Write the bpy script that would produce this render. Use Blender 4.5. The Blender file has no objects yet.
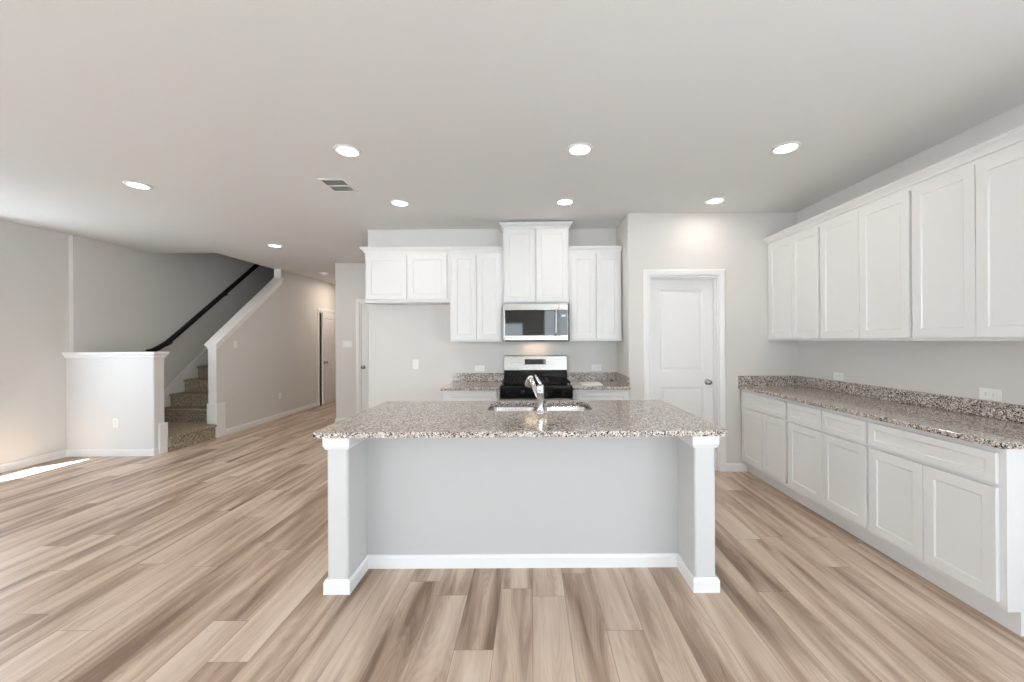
import bpy, bmesh, math, random
from mathutils import Vector, Matrix

random.seed(7)
sc = bpy.context.scene
COL = sc.collection

# ------------------------------------------------------------------ camera
F_PX = 390.0
cam_d = bpy.data.cameras.new("camera")
cam_d.sensor_fit = 'HORIZONTAL'
cam_d.sensor_width = 36.0
cam_d.lens = F_PX / 1024.0 * 36.0
cam_d.shift_x = -(531.0 - 512.0) / 1024.0
cam_d.shift_y = -(341.0 - 340.3) / 1024.0
cam_d.clip_start = 0.05
cam = bpy.data.objects.new("camera", cam_d)
COL.objects.link(cam)
cam.matrix_world = Matrix.Translation((0, 0, 1.40)) @ Matrix.Rotation(math.pi / 2, 4, 'X') @ Matrix.Rotation(-0.0055, 4, 'Z')
sc.camera = cam

# ------------------------------------------------------------------ colour management, world, sun
vs = sc.view_settings
vs.view_transform = 'Standard'
vs.look = 'None'
vs.gamma = 1.0
vs.use_curve_mapping = False
vs.exposure = 0.10
sc.cycles.max_bounces = 14
sc.cycles.diffuse_bounces = 9
sc.cycles.glossy_bounces = 5
sc.cycles.transparent_max_bounces = 8
sc.cycles.caustics_reflective = False
sc.cycles.caustics_refractive = False
sc.cycles.sample_clamp_indirect = 6.0

SKY = 7.0
CAN = 2.6
w = bpy.data.worlds.new("sky")
sc.world = w
w.use_nodes = True
nt = w.node_tree
bg = nt.nodes["Background"]
tc = nt.nodes.new("ShaderNodeTexCoord")
sep = nt.nodes.new("ShaderNodeSeparateXYZ")
rmp = nt.nodes.new("ShaderNodeValToRGB")
nt.links.new(tc.outputs["Generated"], sep.inputs[0])
nt.links.new(sep.outputs["Z"], rmp.inputs[0])
rmp.color_ramp.elements[0].position = 0.0
rmp.color_ramp.elements[0].color = (0.84, 0.94, 1.0, 1)
rmp.color_ramp.elements[1].position = 0.7
rmp.color_ramp.elements[1].color = (0.62, 0.80, 1.0, 1)
nt.links.new(rmp.outputs[0], bg.inputs["Color"])
bg.inputs["Strength"].default_value = SKY

sun_d = bpy.data.lights.new("sun", 'SUN')
sun_d.energy = 78.0
sun_d.angle = math.radians(0.6)
sun_d.color = (0.90, 0.96, 1.0)
sun = bpy.data.objects.new("sun", sun_d)
COL.objects.link(sun)
sun.rotation_euler = Vector((0.23, 0.30, -1.0)).to_track_quat('-Z', 'Y').to_euler()


def portal(cx, cy, cz, sx, sz, direction):
    d = bpy.data.lights.new("window_portal", 'AREA')
    d.shape = 'RECTANGLE'
    d.size, d.size_y = sx, sz
    d.cycles.is_portal = True
    o = bpy.data.objects.new("window_portal", d)
    COL.objects.link(o)
    o.location = (cx, cy, cz)
    o.rotation_euler = Vector(direction).to_track_quat('-Z', 'Z').to_euler()


# ------------------------------------------------------------------ materials
def mat(name):
    m = bpy.data.materials.new(name)
    m.use_nodes = True
    return m, m.node_tree, m.node_tree.nodes["Principled BSDF"]


def simple(name, col, rough=0.5, metal=0.0, spec=0.5, bump=None, coat=0.0):
    m, t, b = mat(name)
    b.inputs["Base Color"].default_value = (*col, 1)
    b.inputs["Roughness"].default_value = rough
    b.inputs["Metallic"].default_value = metal
    b.inputs["Specular IOR Level"].default_value = spec
    b.inputs["Coat Weight"].default_value = coat
    if bump:
        scale, strength, dist = bump
        c = t.nodes.new("ShaderNodeTexCoord")
        n = t.nodes.new("ShaderNodeTexNoise")
        n.inputs["Scale"].default_value = scale
        n.inputs["Detail"].default_value = 3
        bp = t.nodes.new("ShaderNodeBump")
        bp.inputs["Strength"].default_value = strength
        bp.inputs["Distance"].default_value = dist
        t.links.new(c.outputs["Object"], n.inputs["Vector"])
        t.links.new(n.outputs["Fac"], bp.inputs["Height"])
        t.links.new(bp.outputs["Normal"], b.inputs["Normal"])
    return m


def emission(name, col, strength):
    m, t, b = mat(name)
    b.inputs["Base Color"].default_value = (*col, 1)
    b.inputs["Emission Color"].default_value = (*col, 1)
    b.inputs["Emission Strength"].default_value = strength
    return m


def N(t, kind, **kw):
    n = t.nodes.new(kind)
    for k, v in kw.items():
        setattr(n, k, v)
    return n


def M(t, op, a, b=None, c=None):
    n = t.nodes.new("ShaderNodeMath")
    n.operation = op
    for i, v in enumerate((a, b, c)):
        if v is None:
            continue
        if isinstance(v, (int, float)):
            n.inputs[i].default_value = v
        else:
            t.links.new(v, n.inputs[i])
    return n.outputs[0]


def ramp(t, fac, stops, interp='LINEAR'):
    n = t.nodes.new("ShaderNodeValToRGB")
    cr = n.color_ramp
    cr.interpolation = interp
    while len(cr.elements) < len(stops):
        cr.elements.new(0.5)
    for e, (p, c) in zip(cr.elements, stops):
        e.position = p
        e.color = (*c, 1)
    t.links.new(fac, n.inputs[0])
    return n.outputs[0]


def mixc(t, fac, a, b, mode='MIX'):
    n = t.nodes.new("ShaderNodeMix")
    n.data_type = 'RGBA'
    n.blend_type = mode
    for i, v in ((0, fac), (6, a), (7, b)):
        if isinstance(v, (int, float)):
            n.inputs[i].default_value = v
        elif isinstance(v, tuple):
            n.inputs[i].default_value = (*v, 1)
        else:
            t.links.new(v, n.inputs[i])
    return n.outputs[2]


def floor_material():
    m, t, b = mat("plank_floor")
    PW, PL = 0.178, 1.22
    co = N(t, "ShaderNodeTexCoord").outputs["Object"]
    s = N(t, "ShaderNodeSeparateXYZ")
    t.links.new(co, s.inputs[0])
    x, y = s.outputs["X"], s.outputs["Y"]
    xr = M(t, 'DIVIDE', x, PW)
    row = M(t, 'FLOOR', xr)
    wn = N(t, "ShaderNodeTexWhiteNoise", noise_dimensions='1D')
    t.links.new(row, wn.inputs["W"])
    yo = M(t, 'ADD', M(t, 'DIVIDE', y, PL), M(t, 'MULTIPLY', wn.outputs["Value"], 7.3))
    idx = M(t, 'FLOOR', yo)
    cb = N(t, "ShaderNodeCombineXYZ")
    t.links.new(row, cb.inputs[0])
    t.links.new(idx, cb.inputs[1])
    wn2 = N(t, "ShaderNodeTexWhiteNoise", noise_dimensions='3D')
    t.links.new(cb.outputs[0], wn2.inputs["Vector"])
    rnd = wn2.outputs["Value"]
    # broad streaks inside a plank, shifted plank by plank
    cb2 = N(t, "ShaderNodeCombineXYZ")
    t.links.new(M(t, 'ADD', M(t, 'MULTIPLY', x, 9.0), M(t, 'MULTIPLY', rnd, 61.0)), cb2.inputs[0])
    t.links.new(M(t, 'ADD', M(t, 'MULTIPLY', y, 0.8), M(t, 'MULTIPLY', rnd, 37.0)), cb2.inputs[1])
    n1 = N(t, "ShaderNodeTexNoise")
    n1.inputs["Scale"].default_value = 1.0
    n1.inputs["Detail"].default_value = 2.5
    n1.inputs["Distortion"].default_value = 0.6
    t.links.new(cb2.outputs[0], n1.inputs["Vector"])
    # fine grain
    cb3 = N(t, "ShaderNodeCombineXYZ")
    t.links.new(M(t, 'ADD', M(t, 'MULTIPLY', x, 95.0), M(t, 'MULTIPLY', rnd, 91.0)), cb3.inputs[0])
    t.links.new(M(t, 'MULTIPLY', y, 3.5), cb3.inputs[1])
    n2 = N(t, "ShaderNodeTexNoise")
    n2.inputs["Scale"].default_value = 1.0
    n2.inputs["Detail"].default_value = 4.0
    n2.inputs["Distortion"].default_value = 0.8
    t.links.new(cb3.outputs[0], n2.inputs["Vector"])
    # cathedral figure: contour lines of a smooth stretched noise
    cb5 = N(t, "ShaderNodeCombineXYZ")
    t.links.new(M(t, 'ADD', M(t, 'MULTIPLY', x, 10.0), M(t, 'MULTIPLY', rnd, 83.0)), cb5.inputs[0])
    t.links.new(M(t, 'ADD', M(t, 'MULTIPLY', y, 1.1), M(t, 'MULTIPLY', rnd, 29.0)), cb5.inputs[1])
    n5 = N(t, "ShaderNodeTexNoise")
    n5.inputs["Scale"].default_value = 1.0
    n5.inputs["Detail"].default_value = 0.6
    t.links.new(cb5.outputs[0], n5.inputs["Vector"])
    ring = M(t, 'POWER', M(t, 'ABSOLUTE', M(t, 'SINE', M(t, 'MULTIPLY', n5.outputs["Fac"], 55.0))), 3.0)
    core = M(t, 'SUBTRACT', 1.0, M(t, 'MINIMUM', 1.0, M(t, 'MULTIPLY', M(t, 'ABSOLUTE', M(t, 'SUBTRACT', n5.outputs["Fac"], 0.68)), 7.0)))
    tone = M(t, 'ADD', M(t, 'ADD', -0.275, M(t, 'MULTIPLY', rnd, 0.32)), M(t, 'MULTIPLY', n1.outputs["Fac"], 1.55))
    tone = M(t, 'ADD', tone, M(t, 'MULTIPLY', M(t, 'SUBTRACT', n2.outputs["Fac"], 0.5), 0.13))
    cb4 = N(t, "ShaderNodeCombineXYZ")
    t.links.new(M(t, 'ADD', M(t, 'MULTIPLY', x, 30.0), M(t, 'MULTIPLY', rnd, 47.0)), cb4.inputs[0])
    t.links.new(M(t, 'ADD', M(t, 'MULTIPLY', y, 1.6), M(t, 'MULTIPLY', rnd, 17.0)), cb4.inputs[1])
    n3 = N(t, "ShaderNodeTexNoise")
    n3.inputs["Scale"].default_value = 1.0
    n3.inputs["Detail"].default_value = 3.0
    n3.inputs["Distortion"].default_value = 1.2
    t.links.new(cb4.outputs[0], n3.inputs["Vector"])
    tone = M(t, 'ADD', tone, M(t, 'MULTIPLY', M(t, 'SUBTRACT', n3.outputs["Fac"], 0.5), 0.22))
    tone = M(t, 'SUBTRACT', tone, M(t, 'MULTIPLY', M(t, 'SUBTRACT', ring, 0.4), 0.07))
    tone = M(t, 'SUBTRACT', tone, M(t, 'MULTIPLY', core, 0.22))
    col = ramp(t, tone, FLOOR_STOPS)
    # seams
    fx = M(t, 'FRACT', xr)
    ex = M(t, 'MINIMUM', fx, M(t, 'SUBTRACT', 1.0, fx))
    fy = M(t, 'FRACT', yo)
    ey = M(t, 'MINIMUM', fy, M(t, 'SUBTRACT', 1.0, fy))
    seam = M(t, 'MAXIMUM', M(t, 'LESS_THAN', ex, 0.0085), M(t, 'LESS_THAN', ey, 0.0014))
    col = mixc(t, M(t, 'MULTIPLY', seam, 0.55), col, (0.13, 0.09, 0.065))
    t.links.new(col, b.inputs["Base Color"])
    b.inputs["Roughness"].default_value = 0.36
    b.inputs["Specular IOR Level"].default_value = 0.4
    bp = N(t, "ShaderNodeBump")
    bp.inputs["Strength"].default_value = 0.12
    bp.inputs["Distance"].default_value = 0.002
    t.links.new(M(t, 'SUBTRACT', n2.outputs["Fac"], seam), bp.inputs["Height"])
    t.links.new(bp.outputs["Normal"], b.inputs["Normal"])
    return m


FLOOR_STOPS = [(0.16, (0.175, 0.112, 0.076)), (0.45, (0.350, 0.248, 0.180)),
               (0.70, (0.515, 0.395, 0.305)), (0.97, (0.640, 0.525, 0.425))]


def granite_material():
    m, t, b = mat("speckled_granite")
    co = N(t, "ShaderNodeTexCoord").outputs["Object"]
    nz = N(t, "ShaderNodeTexNoise")
    nz.inputs["Scale"].default_value = 60.0
    t.links.new(co, nz.inputs["Vector"])
    warp = N(t, "ShaderNodeVectorMath", operation='MULTIPLY_ADD')
    t.links.new(nz.outputs["Color"], warp.inputs[0])
    warp.inputs[1].default_value = (0.012, 0.012, 0.012)
    t.links.new(co, warp.inputs[2])

    def cells(scale):
        v = N(t, "ShaderNodeTexVoronoi")
        v.inputs["Scale"].default_value = scale
        t.links.new(warp.outputs[0], v.inputs["Vector"])
        s = N(t, "ShaderNodeSeparateColor")
        t.links.new(v.outputs["Color"], s.inputs[0])
        return s.outputs[0], s.outputs[1]
    a, a2 = cells(110.0)
    c, c2 = cells(210.0)
    big = ramp(t, a, [(0.0, (0.55, 0.455, 0.385)), (0.27, (0.37, 0.305, 0.26)), (0.44, (0.23, 0.22, 0.21)),
                      (0.60, (0.70, 0.68, 0.655)), (0.77, (0.016, 0.015, 0.015))], 'CONSTANT')
    small = ramp(t, c, [(0.0, (0.53, 0.44, 0.375)), (0.30, (0.34, 0.28, 0.24)), (0.48, (0.18, 0.172, 0.165)),
                        (0.64, (0.74, 0.72, 0.70)), (0.80, (0.020, 0.019, 0.019))], 'CONSTANT')
    col = mixc(t, M(t, 'GREATER_THAN', c2, 0.52), big, small)
    t.links.new(col, b.inputs["Base Color"])
    b.inputs["Roughness"].default_value = 0.10
    b.inputs["Specular IOR Level"].default_value = 0.55
    return m


def carpet_material():
    m, t, b = mat("brown_carpet")
    co = N(t, "ShaderNodeTexCoord").outputs["Object"]
    n1 = N(t, "ShaderNodeTexNoise")
    n1.inputs["Scale"].default_value = 55.0
    n1.inputs["Detail"].default_value = 5.0
    t.links.new(co, n1.inputs["Vector"])
    col = ramp(t, n1.outputs["Fac"], [(0.30, (0.16, 0.125, 0.092)), (0.5, (0.34, 0.285, 0.215)), (0.70, (0.56, 0.49, 0.395))])
    t.links.new(col, b.inputs["Base Color"])
    b.inputs["Roughness"].default_value = 0.95
    b.inputs["Specular IOR Level"].default_value = 0.1
    n2 = N(t, "ShaderNodeTexNoise")
    n2.inputs["Scale"].default_value = 160.0
    t.links.new(co, n2.inputs["Vector"])
    bp = N(t, "ShaderNodeBump")
    bp.inputs["Strength"].default_value = 0.7
    bp.inputs["Distance"].default_value = 0.01
    t.links.new(n2.outputs["Fac"], bp.inputs["Height"])
    t.links.new(bp.outputs["Normal"], b.inputs["Normal"])
    return m


def steel_material(name, base, rough, stretch):
    m, t, b = mat(name)
    co = N(t, "ShaderNodeTexCoord").outputs["Object"]
    mp = N(t, "ShaderNodeMapping")
    mp.inputs["Scale"].default_value = stretch
    t.links.new(co, mp.inputs[0])
    n = N(t, "ShaderNodeTexNoise")
    n.inputs["Scale"].default_value = 1.0
    n.inputs["Detail"].default_value = 3.0
    t.links.new(mp.outputs[0], n.inputs["Vector"])
    b.inputs["Base Color"].default_value = (*base, 1)
    b.inputs["Metallic"].default_value = 1.0
    t.links.new(M(t, 'ADD', rough - 0.05, M(t, 'MULTIPLY', n.outputs["Fac"], 0.1)), b.inputs["Roughness"])
    return m


def glass_pane_material():
    m = bpy.data.materials.new("window_glass")
    m.use_nodes = True
    t = m.node_tree
    t.nodes.clear()
    out = N(t, "ShaderNodeOutputMaterial")
    tr = N(t, "ShaderNodeBsdfTransparent")
    gl = N(t, "ShaderNodeBsdfGlossy")
    gl.inputs["Roughness"].default_value = 0.02
    lw = N(t, "ShaderNodeLayerWeight")
    mx = N(t, "ShaderNodeMixShader")
    t.links.new(M(t, 'ADD', 0.03, M(t, 'MULTIPLY', M(t, 'POWER', lw.outputs["Facing"], 5.0), 0.5)), mx.inputs[0])
    t.links.new(tr.outputs[0], mx.inputs[1])
    t.links.new(gl.outputs[0], mx.inputs[2])
    t.links.new(mx.outputs[0], out.inputs[0])
    return m


MAT = {
    'wall': simple("greige_wall_paint", (0.655, 0.637, 0.615), 0.62, spec=0.3, bump=(140, 0.10, 0.002)),
    'ceiling': simple("ceiling_paint", (0.755, 0.755, 0.75), 0.75, spec=0.2, bump=(90, 0.12, 0.003)),
    'trim': simple("white_trim_paint", (0.80, 0.80, 0.795), 0.35, spec=0.45),
    'cabinet': simple("white_cabinet_paint", (0.735, 0.735, 0.73), 0.38, spec=0.45),
    'door': simple("white_door_paint", (0.77, 0.765, 0.755), 0.38, spec=0.45),
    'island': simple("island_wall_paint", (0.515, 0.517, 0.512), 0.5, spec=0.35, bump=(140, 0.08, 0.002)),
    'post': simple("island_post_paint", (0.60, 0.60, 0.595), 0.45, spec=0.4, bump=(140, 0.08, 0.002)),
    'half': simple("half_wall_paint", (0.68, 0.68, 0.672), 0.5, spec=0.35, bump=(140, 0.08, 0.002)),
    'floor': floor_material(),
    'granite': granite_material(),
    'carpet': carpet_material(),
    'steel': steel_material("brushed_stainless", (0.385, 0.365, 0.34), 0.27, (3, 3, 260)),
    'sink': steel_material("sink_stainless", (0.66, 0.65, 0.64), 0.22, (40, 40, 40)),
    'chrome': simple("polished_chrome", (0.72, 0.72, 0.72), 0.10, metal=1.0),
    'nickel': simple("satin_nickel", (0.38, 0.36, 0.34), 0.25, metal=1.0),
    'black_glass': simple("black_glass", (0.005, 0.005, 0.006), 0.04, spec=0.6),
    'black_enamel': simple("black_enamel", (0.006, 0.006, 0.006), 0.10, spec=0.22),
    'cast_iron': simple("cast_iron", (0.010, 0.0095, 0.009), 0.5, spec=0.2, bump=(300, 0.3, 0.001)),
    'black_rail': simple("black_rail_paint", (0.012, 0.011, 0.011), 0.42, spec=0.4),
    'plate': simple("outlet_plastic", (0.82, 0.82, 0.80), 0.35, spec=0.45),
    'slot': simple("dark_slot", (0.03, 0.03, 0.03), 0.6),
    'socket': simple("socket_plastic", (0.62, 0.62, 0.61), 0.4),
    'duct': simple("dark_duct_shade", (0.035, 0.034, 0.033), 0.8),
    'paper': simple("white_paper", (0.86, 0.86, 0.85), 0.7, spec=0.2),
    'lens': emission("lit_lamp_lens", (1.0, 0.95, 0.88), 7.0),
    'display': emission("range_clock_digits", (0.55, 0.75, 0.80), 0.2),
    'glass': glass_pane_material(),
    'ground': simple("concrete_patio", (0.44, 0.45, 0.45), 0.9, spec=0.1, bump=(30, 0.3, 0.01)),
}


# ------------------------------------------------------------------ mesh helpers
class MB:
    def __init__(self):
        self.bm = bmesh.new()

    def box(self, x0, x1, y0, y1, z0, z1):
        v = [self.bm.verts.new(p) for p in ((x0, y0, z0), (x1, y0, z0), (x1, y1, z0), (x0, y1, z0),
                                            (x0, y0, z1), (x1, y0, z1), (x1, y1, z1), (x0, y1, z1))]
        f = [self.bm.faces.new([v[i] for i in q]) for q in ((3, 2, 1, 0), (4, 5, 6, 7), (0, 1, 5, 4), (1, 2, 6, 5), (2, 3, 7, 6), (3, 0, 4, 7))]
        return f       # bottom, top, -y, +x, +y, -x

    def prism(self, poly, a0, a1, axis='Z'):
        """poly: 2D outline; axis Z: (x,y), axis X: (y,z), axis Y: (x,z)"""
        def P(p, a):
            return {'Z': (p[0], p[1], a), 'X': (a, p[0], p[1]), 'Y': (p[0], a, p[1])}[axis]
        lo = [self.bm.verts.new(P(p, a0)) for p in poly]
        hi = [self.bm.verts.new(P(p, a1)) for p in poly]
        n = len(poly)
        self.bm.faces.new(lo[::-1])
        self.bm.faces.new(hi)
        for i in range(n):
            self.bm.faces.new((lo[i], lo[(i + 1) % n], hi[(i + 1) % n], hi[i]))
        return self

    def ring_prism(self, outer, inner, z0, z1):
        """a slab with a hole; outlines with any counts"""
        bm2 = bmesh.new()
        edges = []
        for loop in (outer, inner):
            vs_ = [bm2.verts.new((p[0], p[1], z0)) for p in loop]
            for i in range(len(vs_)):
                edges.append(bm2.edges.new((vs_[i], vs_[(i + 1) % len(vs_)])))
        bmesh.ops.triangle_fill(bm2, use_beauty=True, use_dissolve=False, edges=edges)
        geo = bmesh.ops.extrude_face_region(bm2, geom=bm2.faces[:])
        bmesh.ops.translate(bm2, verts=[g for g in geo['geom'] if isinstance(g, bmesh.types.BMVert)], vec=(0, 0, z1 - z0))
        self._merge(bm2)

    def _merge(self, bm2):
        me = bpy.data.meshes.new("tmp")
        bm2.to_mesh(me)
        bm2.free()
        self.bm.from_mesh(me)
        bpy.data.meshes.remove(me)

    def tube(self, pts, radii, seg=12, smooth=True, sx=1.0):
        pts = [Vector(p) for p in pts]
        if isinstance(radii, (int, float)):
            radii = [radii] * len(pts)
        rings = []
        ref = None
        for i, p in enumerate(pts):
            d = (pts[min(i + 1, len(pts) - 1)] - pts[max(i - 1, 0)]).normalized()
            if ref is None:
                ref = Vector((0, 0, 1)) if abs(d.z) < 0.9 else Vector((1, 0, 0))
            u = (ref - d * ref.dot(d)).normalized()
            ref = u
            v = d.cross(u)
            rings.append([self.bm.verts.new(p + (u * math.cos(2 * math.pi * k / seg) + v * sx * math.sin(2 * math.pi * k / seg)) * radii[i]) for k in range(seg)])
        for a, b in zip(rings, rings[1:]):
            for k in range(seg):
                f = self.bm.faces.new((a[k], a[(k + 1) % seg], b[(k + 1) % seg], b[k]))
                f.smooth = smooth
        self.bm.faces.new(rings[0][::-1])
        self.bm.faces.new(rings[-1])
        return self

    def lathe(self, prof, centre, axis=(0, 0, 1), seg=28, smooth=True):
        """prof: list of (radius, height along axis)"""
        ax = Vector(axis).normalized()
        u = ax.orthogonal().normalized()
        v = ax.cross(u)
        c = Vector(centre)
        rings = []
        for r, h in prof:
            if r < 1e-6:
                rings.append([self.bm.verts.new(c + ax * h)])
            else:
                rings.append([self.bm.verts.new(c + ax * h + (u * math.cos(2 * math.pi * k / seg) + v * math.sin(2 * math.pi * k / seg)) * r) for k in range(seg)])
        for a, b in zip(rings, rings[1:]):
            for k in range(seg):
                q = [a[k % len(a)], a[(k + 1) % len(a)], b[(k + 1) % len(b)], b[k % len(b)]]
                q = list(dict.fromkeys(q))
                if len(q) >= 3:
                    f = self.bm.faces.new(q)
                    f.smooth = smooth
        for r in (rings[0], rings[-1]):
            if len(r) > 1:
                self.bm.faces.new(r)
        return self

    def sweep(self, prof, path, closed=False):
        """prof: closed outline of (offset to the right of travel, z); path: (x, y) polyline with mitred corners"""
        n = len(path)
        P = [Vector(p) for p in path]
        rings = []
        for i in range(n):
            if closed:
                d0, d1 = (P[i] - P[i - 1]).normalized(), (P[(i + 1) % n] - P[i]).normalized()
            else:
                d1 = (P[min(i + 1, n - 1)] - P[min(i, n - 2)]).normalized()
                d0 = (P[max(i, 1)] - P[max(i - 1, 0)]).normalized()
            n0, n1 = Vector((d0.y, -d0.x)), Vector((d1.y, -d1.x))
            m_ = (n0 + n1)
            m_ = m_ / max(m_.dot(n0), 1e-6)
            rings.append([self.bm.verts.new((P[i].x + m_.x * o, P[i].y + m_.y * o, z)) for o, z in prof])
        k = len(prof)
        pairs = list(zip(rings, rings[1:])) + ([(rings[-1], rings[0])] if closed else [])
        for a, b in pairs:
            for j in range(k):
                self.bm.faces.new((a[j], a[(j + 1) % k], b[(j + 1) % k], b[j]))
        if not closed:
            self.bm.faces.new(rings[0])
            self.bm.faces.new(rings[-1][::-1])
        return self

    def shaker(self, x0, x1, z0, z1, yb, th=0.019, rail=0.057, depth=0.0065, slope=0.005):
        """a recessed-panel front facing -y: back at yb, face at yb - th"""
        fs = self.box(x0, x1, yb - th, yb, z0, z1)
        front = fs[2]
        front.normal_update()
        rail = min(rail, (z1 - z0) * 0.27, (x1 - x0) * 0.27)
        bmesh.ops.inset_region(self.bm, faces=[front], thickness=rail, depth=0.0, use_even_offset=True)
        bmesh.ops.inset_region(self.bm, faces=[front], thickness=slope, depth=-depth, use_even_offset=True)
        return self

    def build(self, name, material, parent=None, bevel=0.0, seg=2, angle=35):
        bmesh.ops.recalc_face_normals(self.bm, faces=self.bm.faces[:])
        me = bpy.data.meshes.new(name)
        self.bm.to_mesh(me)
        self.bm.free()
        me.materials.append(material)
        o = bpy.data.objects.new(name, me)
        COL.objects.link(o)
        if parent is not None:
            o.parent = parent
        if bevel > 0:
            md = o.modifiers.new("bevel", 'BEVEL')
            md.width = bevel
            md.segments = seg
            md.limit_method = 'ANGLE'
            md.angle_limit = math.radians(angle)
            md.harden_normals = False
        return o


def thing(name, label, cat, loc=(0, 0, 0), rz=0.0, group=None):
    o = bpy.data.objects.new(name, None)
    o.empty_display_size = 0.1
    COL.objects.link(o)
    o.location = loc
    o.rotation_euler = (0, 0, rz)
    o["label"] = label
    o["category"] = cat
    if group:
        o["group"] = group
    return o


def struct(o, label=None):
    o["kind"] = "structure"
    if label:
        o["label"] = label
    return o


def sroot(name, loc=(0, 0, 0), rz=0.0, label=None):
    o = bpy.data.objects.new(name, None)
    COL.objects.link(o)
    o.location = loc
    o.rotation_euler = (0, 0, rz)
    return struct(o, label)


def copy_tree(o, parent=None):
    c = o.copy()
    COL.objects.link(c)
    if parent is not None:
        c.parent = parent
    for ch in list(o.children):
        copy_tree(ch, c)
    return c


# ------------------------------------------------------------------ dimensions
HC = 2.743            # ceiling
XL, XR = -5.745, 2.826
XS = -5.69            # stair wall face
YH0, YH1 = 4.81, 4.955  # half wall
YK, YP = 4.70, 4.135  # kitchen wall, pantry wall
XK0, XK1 = -1.957, 1.035
YB = -3.0             # wall behind the camera
XH = -4.615            # hall face of the sloped wall
XHI = -4.735
YQ = 6.68             # partition wall
XQ = -3.345
T = 0.115
YE = 10.6


def wall_along(name, axis, a0, a1, u0, u1, z0, z1, holes=()):
    """axis 'X': wall plane spans x in (u0,u1), y in (a0,a1). holes: (u_lo, u_hi, z_lo, z_hi)"""
    mb = MB()

    def put(ua, ub, za, zb):
        if ub - ua < 1e-5 or zb - za < 1e-5:
            return
        if axis == 'X':
            mb.box(ua, ub, a0, a1, za, zb)
        else:
            mb.box(a0, a1, ua, ub, za, zb)
    cur = u0
    for ha, hb, hz0, hz1 in sorted(holes):
        put(cur, ha, z0, z1)
        put(ha, hb, z0, hz0)
        put(ha, hb, hz1, z1)
        cur = hb
    put(cur, u1, z0, z1)
    return struct(mb.build(name, MAT['wall']))


# ------------------------------------------------------------------ room shell
mb = MB()
mb.box(XL - 0.15, XR + 0.15, YB - 0.15, YE + 0.1, -0.12, 0.0)
struct(mb.build("floor", MAT['floor']))

mb = MB()
mb.box(XL - 0.15, XR + 0.15, YB - 0.15, 5.87, HC, HC + 0.30)
mb.box(XHI - 0.005, XR + 0.15, 5.87, YE + 0.1, HC, HC + 0.30)
mb.box(XL - 0.15, XHI - 0.005, 5.70, YE + 0.1, 5.2, 5.3)
struct(mb.build("ceiling", MAT['ceiling']))

LEFT_WINS = [(3.30, 4.16, 0.70, 2.40), (-2.2, -0.6, 0.10, 2.30)]
RIGHT_WINS = [(-2.5, 0.7, 0.55, 2.25)]
REAR_WINS = [(-5.2, -2.3, 0.05, 2.40), (-1.15, -0.2, 0.85, 1.95), (0.36, 2.20, 0.05, 2.35)]
wall_along("wall_left", 'Y', XL - 0.12, XL, YB, 4.85, 0, HC, LEFT_WINS)
wall_along("wall_stair", 'Y', XL - 0.12, XS, 4.85, YE, 0, 5.2)
wall_along("wall_rear", 'X', YB - 0.12, YB, XL - 0.12, XR + 0.12, 0, HC, REAR_WINS)
wall_along("wall_right", 'Y', XR, XR + 0.12, YB, YP + T, 0, HC, RIGHT_WINS)
# pantry block: front with a door opening, and its return to the kitchen wall (rounded corner)
PD0, PD1, PDH = 1.258, 1.992, 2.075
mb = MB()
r = 0.02
cor = [(XK1 + r - r * math.cos(a), YP + r - r * math.sin(a)) for a in [i * math.pi / 10 for i in range(6)]]
mb.prism([(XK1, YK + T), *cor, (PD0, YP), (PD0, YP + T), (XK1 + T, YP + T), (XK1 + T, YK + T)], 0, HC)
mb.box(PD1, XR, YP, YP + T, 0, HC)
mb.box(PD0, PD1, YP, YP + T, PDH, HC)
struct(mb.build("wall_pantry", MAT['wall']))
wall_along("wall_kitchen", 'X', YK, YK + T, XK0, XK1, 0, HC)
mb = MB()
mb.box(XK1 + T, XR + 0.1, 5.6, 5.7, 0, HC)
struct(mb.build("wall_pantry_back", MAT['wall']))
# partition behind the kitchen with its own door, and the hall's far side
QD0, QD1, QDH = -2.928, -2.14, 2.065
wall_along("wall_partition", 'X', YQ, YQ + T, XQ, 1.6, 0, HC, [(QD0, QD1, -0.001, QDH)])
wall_along("wall_hall_right", 'Y', XQ, XQ + T, YQ + T, YE, 0, HC)
wall_along("wall_hall_end", 'X', YE - 0.1, YE, XH, XQ, 0, HC)
wall_along("wall_closet", 'X', 7.6, 7.7, XQ + T, 1.6, 0, HC)
wall_along("wall_passage", 'Y', 1.6, 1.7, YK + T, 7.7, 0, HC)
# sloped stair wall with closet door opening
HD0, HD1, HDH = 8.50, 9.20, 2.055
SL = 0.788
SY0, SZ0, SY1 = 5.72, 1.365, 7.22
mb = MB()
mb.prism([(SY0, 0), (SY1, 0), (SY1, SZ0 + SL * (SY1 - SY0)), (SY0, SZ0)], XHI, XH, 'X')
mb.box(XHI, XH, SY1, HD0, 0, HC)
mb.box(XHI, XH, HD0, HD1, HDH, HC)
mb.box(XHI, XH, HD1, YE, 0, HC)
struct(mb.build("wall_hall_left", MAT['wall']))
mb = MB()
mb.box(XHI - 0.005, XHI + 0.1, 5.87, YE, HC + 0.3, 5.2)
mb.box(XS, XHI + 0.1, 5.77, 5.87, HC + 0.3, 5.2)
mb.box(XS, XHI, 9.35, 9.45, 0, HC)
mb.box(XS, XHI + 0.1, YE - 0.1, YE, 0, 5.2)
struct(mb.build("wall_stairwell", MAT['wall']))
mb = MB()
mb.box(XL, -4.655, YH0, YH1, 0, 1.215)
struct(mb.build("wall_half", MAT['half'], bevel=0.012, seg=3))

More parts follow.
